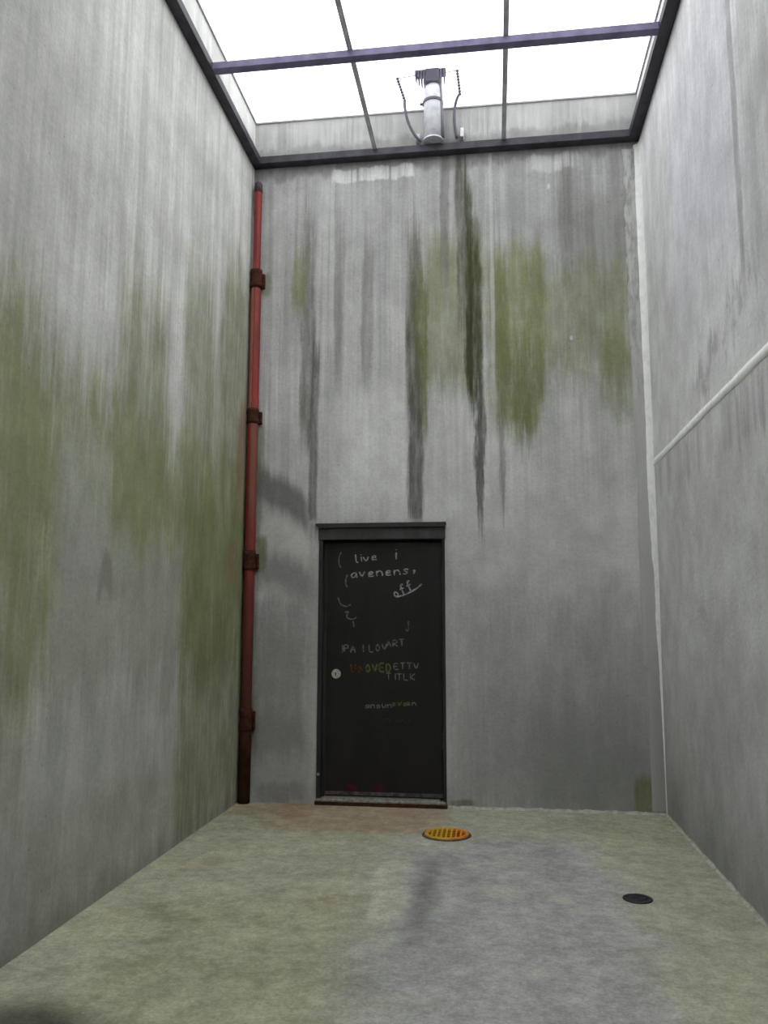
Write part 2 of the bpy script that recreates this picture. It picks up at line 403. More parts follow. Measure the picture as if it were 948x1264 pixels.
# ------------------------------------------------------------------ sealant joints in the right corner, mortar strip
def mat_seal(name, c):
    g = G(name)
    n = g.noise(g.objco, 14, 6, 0.65); n2 = g.noise(g.vec(g.x * 30, g.y * 30, g.z * 3), 1, 4, .6)
    c1 = g.mix(lin(c), lin(tuple(x * 0.94 for x in c)), g.ss(n, 0.42, 0.68))
    c1 = g.mix(c1, lin((196, 196, 194)), g.ss(g.z + n2 * 1.2, 0.3, 1.6, 0.5, 0.0))
    g.bump(n + n2, 0.3, 0.006)
    return g.done(c1, 0.55, 0.4)
M_SEAL = mat_seal('white_sealant', (240, 240, 238))
def fbm(t, s=0.0):
    return sum(math.sin(t * f + s + p) * a for f, p, a in ((3.1, .3, .5), (7.7, 1.9, .28), (17.3, 4.2, .16), (41.0, 2.2, .12), (83.0, 5.1, .09)))

bm = bmesh.new()
rows = []
N = 260
for i in range(N + 1):
    z = 0.004 + (H - 0.03) * i / N
    k = min(1.0, max(0.0, (z - 0.15) / 2.3)); k = k * k * (3 - 2 * k)
    wb = 0.006 + 0.040 * k + 0.003 * fbm(z, 1) * (0.4 + k)
    if 1.35 < z < 1.8: wb -= 0.016 * max(0, math.sin((z - 1.35) / .45 * math.pi)) * (0.7 + 0.5 * fbm(z * 3, 4))
    wr = 0.012 + 0.062 * k + 0.004 * fbm(z, 2)
    wb = max(wb, 0.004); c = 0.30
    rows.append([bm.verts.new(p) for p in ((W, 0, z), (W - wb, 0, z), (W - wb * 0.85, -0.006, z), (W - wb * c, -wr * c, z), (W - 0.006, -wr * 0.85, z), (W, -wr, z))])
for a, b in zip(rows, rows[1:]):
    for k in range(1, 5): bm.faces.new((a[k], a[k + 1], b[k + 1], b[k]))
bmesh.ops.recalc_face_normals(bm, faces=bm.faces)
tag(obj('trim_1', bm, M_SEAL, smooth=True), 'tall white sealant joint filling the right rear corner', 'sealant joint', kind='structure')

g = G('mortar')
n = g.noise(g.vec(g.x * 20, g.y, g.z * 6), 1, 7, 0.7); n2 = g.noise(g.objco, 4, 5, .6)
c = g.mix(lin((186, 186, 184)), lin((140, 140, 138)), g.ss(n, 0.38, 0.66))
c = g.mix(c, lin((176, 176, 174)), g.ss(g.z + (n2 - .5) * 1.2, 2.3, 4.3, 0.9, 0.0))
c = g.mix(c, lin((150, 150, 148)), g.ss(g.z + (n2 - .5) * .6, 0.6, 1.5, 0.5, 0.0))
g.bump(n + n2, 0.5, 0.01)
M_MORTAR = g.done(c, 0.92, 0.2)
bm = bmesh.new(); rows = []
N = 300
for i in range(N + 1):
    z = 0.02 + (H - 0.08) * i / N
    wd = 0.118 + 0.010 * fbm(z, 3)
    if z > 3.4: wd += (0.014 * fbm(z * 2.6, 5) + 0.010 * fbm(z * 9.0, 2) + 0.008) * min(1, (z - 3.4) / .5)
    if z < 1.0: wd = 0.10 + 0.004 * fbm(z, 3)
    d = 0.009 + 0.003 * fbm(z * 2, 8)
    xl = W - wd
    rows.append([bm.verts.new(p) for p in ((xl, 0.0, z), (xl + 0.004, -d, z), (xl + 0.035, -d * 0.8, z), (W - 0.01, -d * 0.55, z), (W - 0.002, 0.0, z))])
for a, b in zip(rows, rows[1:]):
    for k in range(4): bm.faces.new((a[k], a[k + 1], b[k + 1], b[k]))
bmesh.ops.recalc_face_normals(bm, faces=bm.faces)
tag(obj('trim_2', bm, M_MORTAR, smooth=True), 'ragged grey mortar strip on the far wall beside the white corner joint', 'mortar strip', kind='structure')

# level seam on the right wall (a double bead near the corner)
bm = bmesh.new(); rows = []
N = 220
for i in range(N + 1):
    y = -0.04 + (FRONT + 0.04) * i / N
    zc = 2.478 + 0.003 * fbm(y, 6)
    h = 0.026 + 0.003 * fbm(y * 2, 9)
    gap = 0.004 * max(0, 1 - abs(y + 0.6) / 0.9)
    rows.append([bm.verts.new(p) for p in ((W, y, zc + h), (W - 0.005, y, zc + h * 0.9), (W - 0.006 + gap * 1.3, y, zc + 0.002), (W - 0.004, y, zc - h * 0.92), (W, y, zc - h))])
for a, b in zip(rows, rows[1:]):
    for k in range(4): bm.faces.new((a[k], a[k + 1], b[k + 1], b[k]))
bmesh.ops.recalc_face_normals(bm, faces=bm.faces)
tag(obj('trim_3', bm, mat_seal('seam_sealant', (252, 252, 250)), smooth=True), 'level white sealant seam across the right wall', 'sealant joint', kind='structure')

# floor joints
M_FJ = simple('floor_joint', (186, 186, 176), (150, 150, 136), 0.85, 0.2)
def fillet(name, pts, nrm, label, r=0.014):
    bm = bmesh.new(); rows = []
    for i, p in enumerate(pts):
        rr = max(0.004, r + 0.005 * fbm(i * 0.23, 2))
        p = Vector(p); q = Vector(nrm)
        rows.append([bm.verts.new(v) for v in (p + Vector((0, 0, rr * 1.3)), p + q * rr * 0.5 + Vector((0, 0, rr * 0.5)), p + q * rr * 1.5 + Vector((0, 0, 0.001)))])
    for a, b in zip(rows, rows[1:]):
        for k in range(2): bm.faces.new((a[k], a[k + 1], b[k + 1], b[k]))
    bmesh.ops.recalc_face_normals(bm, faces=bm.faces)
    tag(obj(name, bm, M_FJ, smooth=True), label, 'joint', kind='structure')
fillet('trim_4', [(DX1 + 0.01 + (W - DX1 - 0.02) * i / 80, 0, 0) for i in range(81)], (0, -1, 0), 'pale joint where the floor meets the far wall right of the door')
fillet('trim_5', [(W, -0.02 + (FRONT + 0.04) * i / 160, 0) for i in range(161)], (-1, 0, 0), 'pale joint where the floor meets the right wall', 0.010)

# ------------------------------------------------------------------ door
def mat_door(name, c, rough=0.45):
    g = G(name)
    n = g.noise(g.vec(g.x * 3, g.y * 3, g.z), 2.0, 6, 0.65); f = g.noise(g.objco, 60, 4, .7)
    col = g.mix(lin(c), lin(tuple(x * 0.72 for x in c)), g.ss(n, 0.35, 0.65))
    col = g.mix(col, lin(tuple(min(255, x * 1.5 + 8) for x in c)), g.ss(f, 0.6, 0.8) * 0.35)
    g.bump(f * 0.5 + n, 0.12, 0.004)
    return g.done(col, rough, 0.35)
M_LEAF = mat_door('door_paint', (30, 28, 28)); M_DFRAME = mat_door('door_frame_paint', (50, 49, 49)); M_HEAD = mat_door('door_header_paint', (70, 69, 69))
M_STEEL = simple('dull_steel', (176, 174, 170), (128, 126, 122), 0.4, 0.5, 0.6, 40)
M_SHADOW_KEYHOLE = simple('black_shadow_keyhole', (18, 18, 18), (12, 12, 12), 0.8, 0.2)  # black for the painted header shadow and the keyhole
door = empty('door_1', (DX0, 0, 0)); tag(door, 'closed black steel door covered in faint chalk writing', 'door', kind='structure')
def dpart(name, bm, mat, parent=door, smooth=False):
    o = obj(name, bm, mat, None, smooth)
    # geometry is authored in world metres; keep it there under the door's Empty
    for v in o.data.vertices: v.co -= Vector((DX0, 0, 0))
    o.parent = parent
    return o
bm = bmesh.new()
box(bm, DX0, DX0 + 0.032, -0.012, 0.13, 0.0, DZ1 - 0.004, 0.003)
box(bm, DX0 + 0.020, DX0 + 0.052, 0.05, 0.13, 0.0, DZ1 - 0.004, 0.003)
dpart('jamb', bm, M_DFRAME)
bm = bmesh.new()
box(bm, DX1 - 0.022, DX1, -0.012, 0.13, 0.0, DZ1 - 0.004, 0.003)
dpart('jamb', bm, M_DFRAME)
bm = bmesh.new()
box(bm, DX0 - 0.004, DX1 + 0.004, -0.020, 0.13, 1.945, DZ1 - 0.016, 0.004)
dpart('header', bm, M_HEAD)
bm = bmesh.new()
box(bm, DX0 - 0.022, DX1 + 0.012, -0.045, 0.0, DZ1 - 0.018, DZ1 + 0.004, 0.004)
box(bm, DX0 - 0.004, DX1 + 0.004, -0.045, -0.04, DZ1 - 0.03, DZ1 - 0.014)
dpart('drip_cap', bm, M_DFRAME)
LY = 0.055
bm = bmesh.new(); box(bm, DX0 + 0.050, DX1 - 0.024, LY, LY + 0.045, 0.045, 1.943, 0.004)
leaf = dpart('door_leaf', bm, M_LEAF)
bm = bmesh.new(); box(bm, DX0 + 0.032, DX1 - 0.022, 0.048, 0.056, 1.925, 1.945)  # black strip standing in for the header's shadow on the leaf top
dpart('header_shadow', bm, M_SHADOW_KEYHOLE)
bm = bmesh.new()
box(bm, DX0 + 0.004, DX1 - 0.004, -0.03, 0.10, 0.024, 0.044, 0.004)
box(bm, DX0 + 0.05, DX1 - 0.05, -0.012, 0.05, 0.044, 0.052, 0.002)
dpart('threshold', bm, M_STEEL)
bm = bmesh.new(); box(bm, DX0 - 0.006, DX1 + 0.004, -0.036, 0.10, 0.0, 0.024, 0.003)
dpart('sill', bm, simple('rusty_sill', (74, 42, 26), (44, 28, 20), 0.85, 0.2))
bm = bmesh.new(); box(bm, DX0 + 0.054, DX1 - 0.028, LY - 0.006, LY + 0.002, 0.060, 0.085, 0.002)
dpart('door_sweep', bm, simple('worn_sweep', (96, 90, 90), (50, 44, 46), 0.6, 0.3), leaf)
# red scuffs low on the leaf
M_SCUFF = simple('red_scuff', (78, 26, 42), (52, 24, 34), 0.7, 0.2)
for sx in (0.80, 0.995):
    bm = bmesh.new(); box(bm, sx, sx + 0.085, LY - 0.0015, LY + 0.001, 0.09, 0.135, 0.0)
    dpart('paint_scuff', bm, M_SCUFF, leaf)
# lock: round pull with cylinder
kx, kz = 0.716, 0.937
bm = bmesh.new(); cyl(bm, (kx, LY + 0.002, kz), (kx, LY - 0.008, kz), 0.036, 0.034, 32); cyl(bm, (kx, LY - 0.006, kz), (kx, LY - 0.020, kz), 0.024, 0.022, 32)
lock = dpart('lock_cylinder', bm, simple('pale_brass', (214, 212, 206), (164, 160, 152), 0.35, 0.5, 0.5, 60), leaf)
bm = bmesh.new(); box(bm, kx - 0.003, kx + 0.004, LY - 0.0215, LY - 0.018, kz - 0.012, kz + 0.012)
dpart('keyhole', bm, M_SHADOW_KEYHOLE, leaf)
bm = bmesh.new(); cyl(bm, (DX0 + 0.016, -0.010, 0.214), (DX0 + 0.016, -0.018, 0.214), 0.012, 0.009, 16)
dpart('screw', bm, M_STEEL)
for hz in (0.46, 1.02, 1.68):
    bm = bmesh.new(); cyl(bm, (DX1 - 0.026, 0.028, hz - 0.055), (DX1 - 0.026, 0.028, hz + 0.055), 0.009, None, 14)
    box(bm, DX1 - 0.030, DX1 - 0.020, 0.028, LY, hz - 0.05, hz + 0.05)
    dpart('hinge', bm, M_DFRAME)

# chalk handwriting: strokes laid on the leaf as thin ribbons ------------------
GL = {  # hand-drawn capitals and small letters on a 0..1 box (x right, y up)
 'a': [[(.9, .7), (.5, .75), (.1, .4), (.3, .05), (.7, .2), (.9, .7), (.95, .05)]], 'b': [[(.1, 1.3), (.1, .05), (.6, .1), (.8, .4), (.5, .7), (.1, .45)]],
 'c': [[(.85, .65), (.5, .75), (.1, .4), (.4, .02), (.9, .15)]], 'd': [[(.85, 1.3), (.85, .05)], [(.85, .6), (.4, .75), (.1, .35), (.4, .02), (.85, .2)]],
 'e': [[(.1, .4), (.85, .45), (.6, .78), (.15, .55), (.2, .1), (.85, .12)]], 'f': [[(.9, 1.2), (.5, 1.3), (.4, .8), (.4, -.1)], [(.1, .7), (.8, .72)]],
 'g': [[(.85, .65), (.4, .75), (.1, .4), (.5, .1), (.85, .6), (.85, -.3), (.3, -.4)]], 'i': [[(.5, .75), (.5, .02)], [(.5, 1.1), (.54, 1.02)]],
 'k': [[(.1, 1.3), (.1, .02)], [(.8, .75), (.12, .35), (.85, .02)]], 'l': [[(.4, 1.3), (.4, .1), (.7, .02)]],
 'n': [[(.1, .75), (.1, .02)], [(.1, .5), (.5, .78), (.85, .5), (.88, .02)]], 'o': [[(.5, .78), (.1, .4), (.45, .02), (.88, .35), (.5, .78)]],
 'p': [[(.1, .75), (.1, -.4)], [(.1, .6), (.6, .78), (.85, .4), (.4, .05), (.1, .2)]], 'r': [[(.15, .75), (.15, .02)], [(.15, .5), (.5, .78), (.85, .68)]],
 's': [[(.85, .65), (.4, .78), (.2, .5), (.75, .3), (.5, .02), (.1, .12)]], 't': [[(.45, 1.1), (.45, .05), (.8, .05)], [(.1, .75), (.85, .78)]],
 'u': [[(.1, .75), (.15, .1), (.6, .02), (.85, .3), (.88, .75), (.9, .02)]], 'v': [[(.08, .75), (.45, .02), (.9, .78)]], 'w': [[(.05, .75), (.25, .02), (.5, .6), (.75, .02), (.95, .78)]],
 'y': [[(.1, .75), (.45, .15)], [(.9, .78), (.2, -.4)]], '(': [[(.7, 1.3), (.3, .8), (.25, .2), (.6, -.3)]], '.': [[(.4, .1), (.55, .0)]], ',': [[(.3, .35), (.6, .45), (.3, -.05)]],
 'A': [[(.05, 0), (.5, 1), (.95, 0)], [(.2, .4), (.8, .4)]], 'C': [[(.9, .85), (.5, 1), (.1, .5), (.5, 0), (.9, .15)]], 'D': [[(.1, 0), (.1, 1), (.7, .85), (.9, .4), (.5, 0), (.1, 0)]],
 'E': [[(.9, 1), (.1, 1), (.1, 0), (.9, 0)], [(.1, .5), (.7, .5)]], 'I': [[(.5, 1), (.5, 0)]], 'K': [[(.1, 1), (.1, 0)], [(.9, 1), (.12, .45), (.9, 0)]],
 'L': [[(.1, 1), (.1, 0), (.9, 0)]], 'N': [[(.1, 0), (.1, 1), (.85, 0), (.9, 1)]], 'O': [[(.5, 1), (.08, .5), (.5, 0), (.92, .5), (.5, 1)]], 'P': [[(.1, 0), (.1, 1), (.85, .85), (.8, .5), (.1, .45)]],
 'S': [[(.9, .85), (.5, 1), (.15, .75), (.85, .3), (.5, 0), (.1, .15)]], 'T': [[(.5, 1), (.5, 0)], [(.05, 1), (.95, 1)]], 'U': [[(.1, 1), (.15, .15), (.5, 0), (.85, .15), (.9, 1)]],
 'V': [[(.05, 1), (.5, 0), (.95, 1)]], 'J': [[(.7, 1), (.7, .15), (.4, 0), (.15, .2)]], 'X': [[(.1, 1), (.9, 0)], [(.9, 1), (.1, 0)]], 'R': [[(.1, 0), (.1, 1), (.85, .85), (.8, .5), (.1, .45), (.9, 0)]],
}
def chalk_mat(name, c):
    g = G(name)
    n = g.noise(g.objco, 120, 4, 0.7); n2 = g.noise(g.objco, 9, 4, .6)
    return g.done(g.mix(lin(c), lin((40, 38, 38)), g.ss(n, 0.42, 0.66) * 0.8 + g.ss(n2, .5, .75) * .4), 0.95, 0.1)
CH_G, CH_D, CH_Y, CH_R = chalk_mat('grey_chalk', (172, 172, 172)), chalk_mat('faint_chalk', (120, 120, 120)), chalk_mat('yellow_chalk', (112, 114, 66)), chalk_mat('orange_chalk', (128, 74, 36))
def ribbon(bm, pts, w):
    pts = [Vector((x, LY - 0.0012, z)) for x, z in pts]
    sm = []
    for i in range(len(pts) - 1):       # soften corners
        a, b = pts[i], pts[i + 1]
        for t in (0, .33, .67): sm.append(a.lerp(b, t))
    sm.append(pts[-1])
    for _ in range(1):
        sm = [sm[0]] + [(sm[i - 1] + sm[i] * 2 + sm[i + 1]) / 4 for i in range(1, len(sm) - 1)] + [sm[-1]]
    vs = []
    for i, p in enumerate(sm):
        d = sm[min(i + 1, len(sm) - 1)] - sm[max(i - 1, 0)]
        q = Vector((-d.z, 0, d.x))
        q = q.normalized() * (w * (0.42 + 0.1 * math.sin(i * 1.7))) if q.length > 1e-9 else Vector((w / 2, 0, 0))
        vs.append((bm.verts.new(p + q), bm.verts.new(p - q)))
    for a, b in zip(vs, vs[1:]): bm.faces.new((a[0], a[1], b[1], b[0]))
def write(text, x, z, h, adv, mat, ang=0.0, w=0.011, extra=()):
    """text lettered by hand from (x, z); h letter height, adv advance per letter"""
    bm = bmesh.new(); ca, sa = math.cos(ang), math.sin(ang)
    cx = 0.0
    for ch in text:
        jz = random.uniform(-.08, .08) * h
        for st in GL.get(ch, []):
            pts = [(cx + a * adv * .82, jz + b * h) for a, b in st]
            ribbon(bm, [(x + p * ca - q * sa, z + p * sa + q * ca) for p, q in pts], w)
        cx += adv * (0.6 if ch in ' ilI.(,' else 1.0)
    for st in extra: ribbon(bm, st, w)
    return dpart('chalk_writing', bm, mat, leaf)
# photograph pixel -> leaf plane, measured once on the door: x = .661+(px-405)*.00628, z = 1.945-(py-667)*.00610
px = lambda p: 0.661 + (p - 405) * 0.00628
pz = lambda p: 1.945 - (p - 667) * 0.00610
write('(', px(414), pz(697), 0.075, 0.05, CH_D)
write('live', px(434), pz(695), 0.050, 0.062, CH_G, 0.10)
write('i', px(484), pz(691), 0.070, 0.035, CH_G, 0.0, 0.013)
write('avenens,', px(430), pz(714), 0.055, 0.067, CH_G, 0.06, 0.012)
write('(', px(423), pz(722), 0.060, 0.04, CH_D)
write('off', px(484), pz(739), 0.055, 0.058, CH_G, 0.42, 0.013, [[(px(486), pz(738)), (px(498), pz(735)), (px(512), pz(727)), (px(517), pz(722))]])
write('', 0, 0, 1, 1, CH_D, extra=[[(px(415), pz(738)), (px(418), pz(747)), (px(426), pz(750)), (px(431), pz(747))], [(px(424), pz(757)), (px(429), pz(755)), (px(425), pz(763)), (px(433), pz(766)), (px(438), pz(763))], [(px(434), pz(768)), (px(435), pz(775))]])
write('J', px(497), pz(780), 0.075, 0.045, CH_D)
write('IPA I LOV', px(418), pz(806), 0.055, 0.050, CH_D, 0.03)
write('ARTY', px(474), pz(799), 0.050, 0.050, CH_D, 0.05)
write('Uo', px(431), pz(830), 0.058, 0.052, CH_R, 0.0, 0.014)
write('OVED', px(449), pz(830), 0.062, 0.052, CH_Y, 0.03, 0.014)
write('ETTV', px(483), pz(826), 0.045, 0.050, CH_D, 0.02)
write('TITLK', px(474), pz(839), 0.048, 0.050, CH_D, 0.0, 0.009)
write('anoun', px(449), pz(874), 0.036, 0.042, CH_D, 0.06)
write('eve', px(481), pz(870), 0.034, 0.042, CH_Y, 0.02)
write('en', px(498), pz(869), 0.032, 0.042, CH_D, 0.0)
write('un ans', px(466), pz(889), 0.036, 0.045, chalk_mat('very_faint_chalk', (62, 62, 62)), -0.05)

# ------------------------------------------------------------------ red pipe in the left rear corner
def mat_pipe():
    g = G('red_pipe_paint')
    n = g.noise(g.vec(g.x * 6, g.y * 6, g.z * 1.2), 2.0, 6, 0.7); f = g.noise(g.objco, 30, 6, .7)
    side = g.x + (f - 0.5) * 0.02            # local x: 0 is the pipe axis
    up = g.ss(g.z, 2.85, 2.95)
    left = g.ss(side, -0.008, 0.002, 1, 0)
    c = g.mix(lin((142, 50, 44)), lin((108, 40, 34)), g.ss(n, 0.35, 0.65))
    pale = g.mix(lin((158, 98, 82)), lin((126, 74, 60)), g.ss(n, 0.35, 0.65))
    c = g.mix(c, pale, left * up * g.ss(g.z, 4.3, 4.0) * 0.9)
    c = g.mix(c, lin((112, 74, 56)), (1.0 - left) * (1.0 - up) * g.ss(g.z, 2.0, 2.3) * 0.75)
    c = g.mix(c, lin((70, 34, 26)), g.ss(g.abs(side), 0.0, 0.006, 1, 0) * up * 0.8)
    c = g.mix(c, lin((66, 34, 22)), g.ss(f, 0.56, 0.72) * 0.6)
    c = g.mix(c, lin((62, 30, 24)), g.ss(g.z + n * 0.5, 0.9, 2.7, 0.85, 0))
    g.bump(f + n, 0.25, 0.004)
    return g.done(c, 0.6, 0.35)
pipe = empty('downpipe', (0.053, -0.053, 0)); tag(pipe, 'red painted steel downpipe with rusty collars in left rear corner', 'pipe')
M_PIPE = mat_pipe(); M_RUST = simple('dark_rust', (78, 40, 28), (48, 26, 20), 0.85, 0.2, 0, 35, 0.4)
M_BROWN = simple('brown_rusty_pipe', (70, 42, 26), (46, 28, 18), 0.85, 0.2, 0, 18, 0.3)
bm = bmesh.new()
lathe(bm, [(0.030, 3.98), (0.030, 4.80)], 32)
lathe(bm, [(0.041, 0.62), (0.041, 3.96), (0.030, 3.99)], 36)
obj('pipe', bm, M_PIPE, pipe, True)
bm = bmesh.new(); lathe(bm, [(0.0, 0.003), (0.045, 0.003), (0.045, 0.60), (0.043, 0.64), (0.0, 0.64)], 36)
obj('lower_pipe', bm, M_BROWN, pipe, True)['label'] = 'dark brown rusted lower length'
bm = bmesh.new(); lathe(bm, [(0.0, 4.79), (0.033, 4.79), (0.033, 4.86), (0.026, 4.875), (0.0, 4.878)], 32)
obj('pipe_cap', bm, simple('cap_purple', (86, 62, 72), (66, 50, 58), 0.6, 0.3), pipe, True)
for zc, hh in ((4.05, 0.075), (2.92, 0.06), (1.79, 0.075), (0.60, 0.085)):
    bm = bmesh.new()
    lathe(bm, [(0.034, zc - hh), (0.046, zc - hh), (0.048, zc - hh * .6), (0.045, zc - hh * .3), (0.045, zc + hh * .3), (0.048, zc + hh * .6), (0.046, zc + hh), (0.034, zc + hh)], 36)
    col_ = obj('pipe_collar', bm, M_RUST, pipe, True)
    bm = bmesh.new()
    box(bm, 0.030, 0.062, 0.020, 0.050, zc - hh * .9, zc + hh * .7, 0.004)
    for dz in (-.5, .4): cyl(bm, (0.052, 0.022, zc + dz * hh), (0.052, 0.010, zc + dz * hh), 0.008, None, 6)
    obj('bracket', bm, M_RUST, col_)

# ------------------------------------------------------------------ floor drains
g = G('yellow_grate')
n = g.noise(g.objco, 22, 6, .65)
c = g.mix(lin((206, 160, 40)), lin((222, 132, 34)), g.ss(g.x + (n - .5) * .08, -0.02, 0.09))
c = g.mix(c, lin((140, 84, 30)), g.ss(n, .55, .75) * .6)
M_YEL = g.done(c, 0.5, 0.4)
dr = empty('drain_grate', (1.586, -0.752, 0)); tag(dr, 'round orange yellow floor drain grate with square holes in front of door', 'drain')
bm = bmesh.new(); lathe(bm, [(0.0, 0.002), (0.135, 0.002), (0.135, 0.0035), (0.0, 0.0035)], 48)
obj('recess_shade', bm, simple('recess_shade_black', (20, 14, 10), (12, 9, 7), 0.9, 0.1), dr)  # flat black disc standing in for the shaded recess below the grate
bm = bmesh.new(); lathe(bm, [(0.118, 0.0015), (0.138, 0.0015), (0.138, 0.012), (0.132, 0.016), (0.121, 0.016), (0.118, 0.013), (0.118, 0.0015)], 56)
obj('rim', bm, M_YEL, dr, True)
bm = bmesh.new()
R_, st_, bw = 0.119, 0.030, 0.0055
k = -3
while k <= 3:
    c_ = k * st_; hl = math.sqrt(max(0, R_ * R_ - c_ * c_))
    if hl > 0.02:
        box(bm, c_ - bw, c_ + bw, -hl, hl, 0.0105, 0.0130)
        box(bm, -hl, hl, c_ - bw * 0.6, c_ + bw * 0.6, 0.0105, 0.0128)
    k += 1
obj('grid', bm, M_YEL, dr)
bm = bmesh.new(); lathe(bm, [(0.137, 0.0015), (0.155, 0.0015), (0.152, 0.006), (0.137, 0.008)], 48)  # low brown ring outside the rim
obj('outer_ring', bm, simple('ring_brown', (112, 92, 78), (80, 66, 56), 0.9, 0.15), dr, True)['label'] = 'dull brown ring around the grate'

cp = empty('drain_cover', (2.568, -1.822, 0)); tag(cp, 'small dark iron cleanout cover set in floor near right wall', 'drain')
M_IRON = simple('dark_iron', (58, 58, 60), (40, 40, 42), 0.6, 0.35, 0.2, 40, 0.3)
bm = bmesh.new(); lathe(bm, [(0.052, 0.0015), (0.071, 0.0015), (0.070, 0.005), (0.064, 0.0075), (0.052, 0.0065)], 40)
obj('rim', bm, M_IRON, cp, True)
bm = bmesh.new(); lathe(bm, [(0.0, 0.0055), (0.020, 0.0055), (0.022, 0.0075), (0.048, 0.0070), (0.0525, 0.0040), (0.0525, 0.0018), (0.0, 0.0018)], 40)
obj('lid', bm, simple('dark_iron_lid', (48, 48, 50), (32, 32, 34), 0.6, 0.35, 0.2, 40, 0.3), cp, True)
for a in (0.5, 0.5 + math.pi):
    bm = bmesh.new(); cyl(bm, (0.036 * math.cos(a), 0.036 * math.sin(a), 0.006), (0.036 * math.cos(a), 0.036 * math.sin(a), 0.0085), 0.006, 0.005, 12)
    obj('screw', bm, M_IRON, cp)

# ------------------------------------------------------------------ skylight
sk = empty('window_1', (0, 0, H)); tag(sk, 'flat glazed skylight in dark steel frame over the yard', 'skylight', kind='structure')
M_FRAME = simple('dark_steel_frame', (64, 62, 70), (44, 43, 50), 0.6, 0.35, 0.1, 9, 0.15)
M_BEAM = simple('purple_grey_beam', (118, 112, 140), (98, 92, 120), 0.6, 0.35, 0.1, 9, 0.15)
M_BAR = simple('grey_glazing_bar', (196, 196, 200), (168, 168, 176), 0.5, 0.4, 0.2, 12, 0.1)
g = G('skylight_glass')
tr = g.nt.nodes.new('ShaderNodeBsdfTransparent'); tr.inputs[0].default_value = (0.96, 0.97, 0.97, 1)
gl = g.nt.nodes.new('ShaderNodeBsdfGlossy'); gl.inputs['Roughness'].default_value = 0.06
tl = g.nt.nodes.new('ShaderNodeBsdfTranslucent'); tl.inputs[0].default_value = (0.9, 0.9, 0.92, 1)
m1 = g.nt.nodes.new('ShaderNodeMixShader'); m2 = g.nt.nodes.new('ShaderNodeMixShader')
n = g.noise(g.objco, 3.0, 5, 0.6)
g.put(m1.inputs[0], g.ss(n, 0.3, 0.7, 0.015, 0.04)); g.nt.links.new(tr.outputs[0], m1.inputs[1]); g.nt.links.new(tl.outputs[0], m1.inputs[2])
m2.inputs[0].default_value = 0.04; g.nt.links.new(m1.outputs[0], m2.inputs[1]); g.nt.links.new(gl.outputs[0], m2.inputs[2])
g.nt.links.new(m2.outputs[0], g.out.inputs[0]); M_GLASS = g.mat
FW, FH = 0.072, 0.060
def sp(name, bm, mat):
    o = obj(name, bm, mat); 
    for v in o.data.vertices: v.co.z -= H
    o.parent = sk
    return o
bm = bmesh.new(); box(bm, 0.0, W, -0.085, 0.0, H, H + FH, 0.003); sp('frame', bm, M_FRAME)
bm = bmesh.new(); box(bm, 0.0, FW, GLASS_END, -0.085, H, H + FH, 0.003); sp('frame', bm, M_FRAME)
bm = bmesh.new(); box(bm, W - FW - 0.01, W, GLASS_END, -0.085, H, H + FH, 0.003); sp('frame', bm, M_FRAME)
beams = [-1.205, -2.42, -3.63, -4.84, -6.05]
for yb in beams:
    bm = bmesh.new(); box(bm, FW, W - FW - 0.01, yb - 0.035, yb + 0.030, H, H + 0.05, 0.003); sp('cross_beam', bm, M_BEAM)
for xb in (1.016, 2.037):
    bm = bmesh.new(); box(bm, xb - 0.017, xb + 0.017, GLASS_END, -0.085, H + 0.052, H + 0.062)
    box(bm, xb - 0.004, xb + 0.004, GLASS_END, -0.085, H + 0.045, H + 0.053)
    sp('glazing_bar', bm, M_BAR)
xs = [0.0, 1.016, 2.037, W]; ys = [0.0] + beams + [GLASS_END]
for i in range(3):
    for j in range(6):
        bm = bmesh.new()
        x0, x1 = xs[i] + 0.004, xs[i + 1] - 0.004; y0, y1 = ys[j + 1] + 0.004, ys[j] - 0.004
        vs = [bm.verts.new(p) for p in ((x0, y0, H + 0.064), (x1, y0, H + 0.064), (x1, y1, H + 0.064), (x0, y1, H + 0.064))]
        bm.faces.new(vs); sp('pane', bm, M_GLASS)
# thin metal capping along the parapet
M_CAP = simple('parapet_capping', (150, 150, 152), (120, 120, 124), 0.5, 0.4, 0.3)
bm = bmesh.new()
box(bm, -T, W + T, -0.012, T, PAR, PAR + 0.012); box(bm, -T, 0.012, GLASS_END, -0.012, PAR, PAR + 0.012); box(bm, W - 0.012, W + T, GLASS_END, -0.012, PAR, PAR + 0.012)
tag(obj('trim_6', bm, M_CAP), 'thin grey capping along the parapet above the skylight', 'capping', kind='structure')

# ------------------------------------------------------------------ white post with dark head on the skylight's far edge
ux, uy, uz = 1.485, -0.105, H + 0.066
un = empty('roof_fixture', (ux, uy, uz)); un.scale = (1, 1, 0.83); tag(un, 'white round post with dark finned head and two beaded chains above the skylight', 'roof fixture')
M_WHITE = simple('weathered_white', (214, 214, 218), (176, 176, 184), 0.5, 0.4, 0, 12)
M_PURP = simple('purple_black_head', (48, 44, 66), (38, 34, 54), 0.55, 0.35)
M_LILAC = simple('lilac_fin', (84, 78, 112), (68, 62, 94), 0.55, 0.35)
M_CABLE = simple('grey_cable', (58, 56, 72), (46, 44, 58), 0.6, 0.3)
bm = bmesh.new(); lathe(bm, [(0.0, 0.0), (0.079, 0.0), (0.079, 0.012), (0.0, 0.012)], 32); obj('base', bm, M_WHITE, un)
bm = bmesh.new(); lathe(bm, [(0.0, 0.012), (0.074, 0.012), (0.074, 0.46), (0.070, 0.52), (0.060, 0.56), (0.0, 0.56)], 40); obj('post', bm, M_WHITE, un, True)
bm = bmesh.new(); lathe(bm, [(0.073, 0.378), (0.084, 0.378), (0.084, 0.402), (0.073, 0.402)], 40)
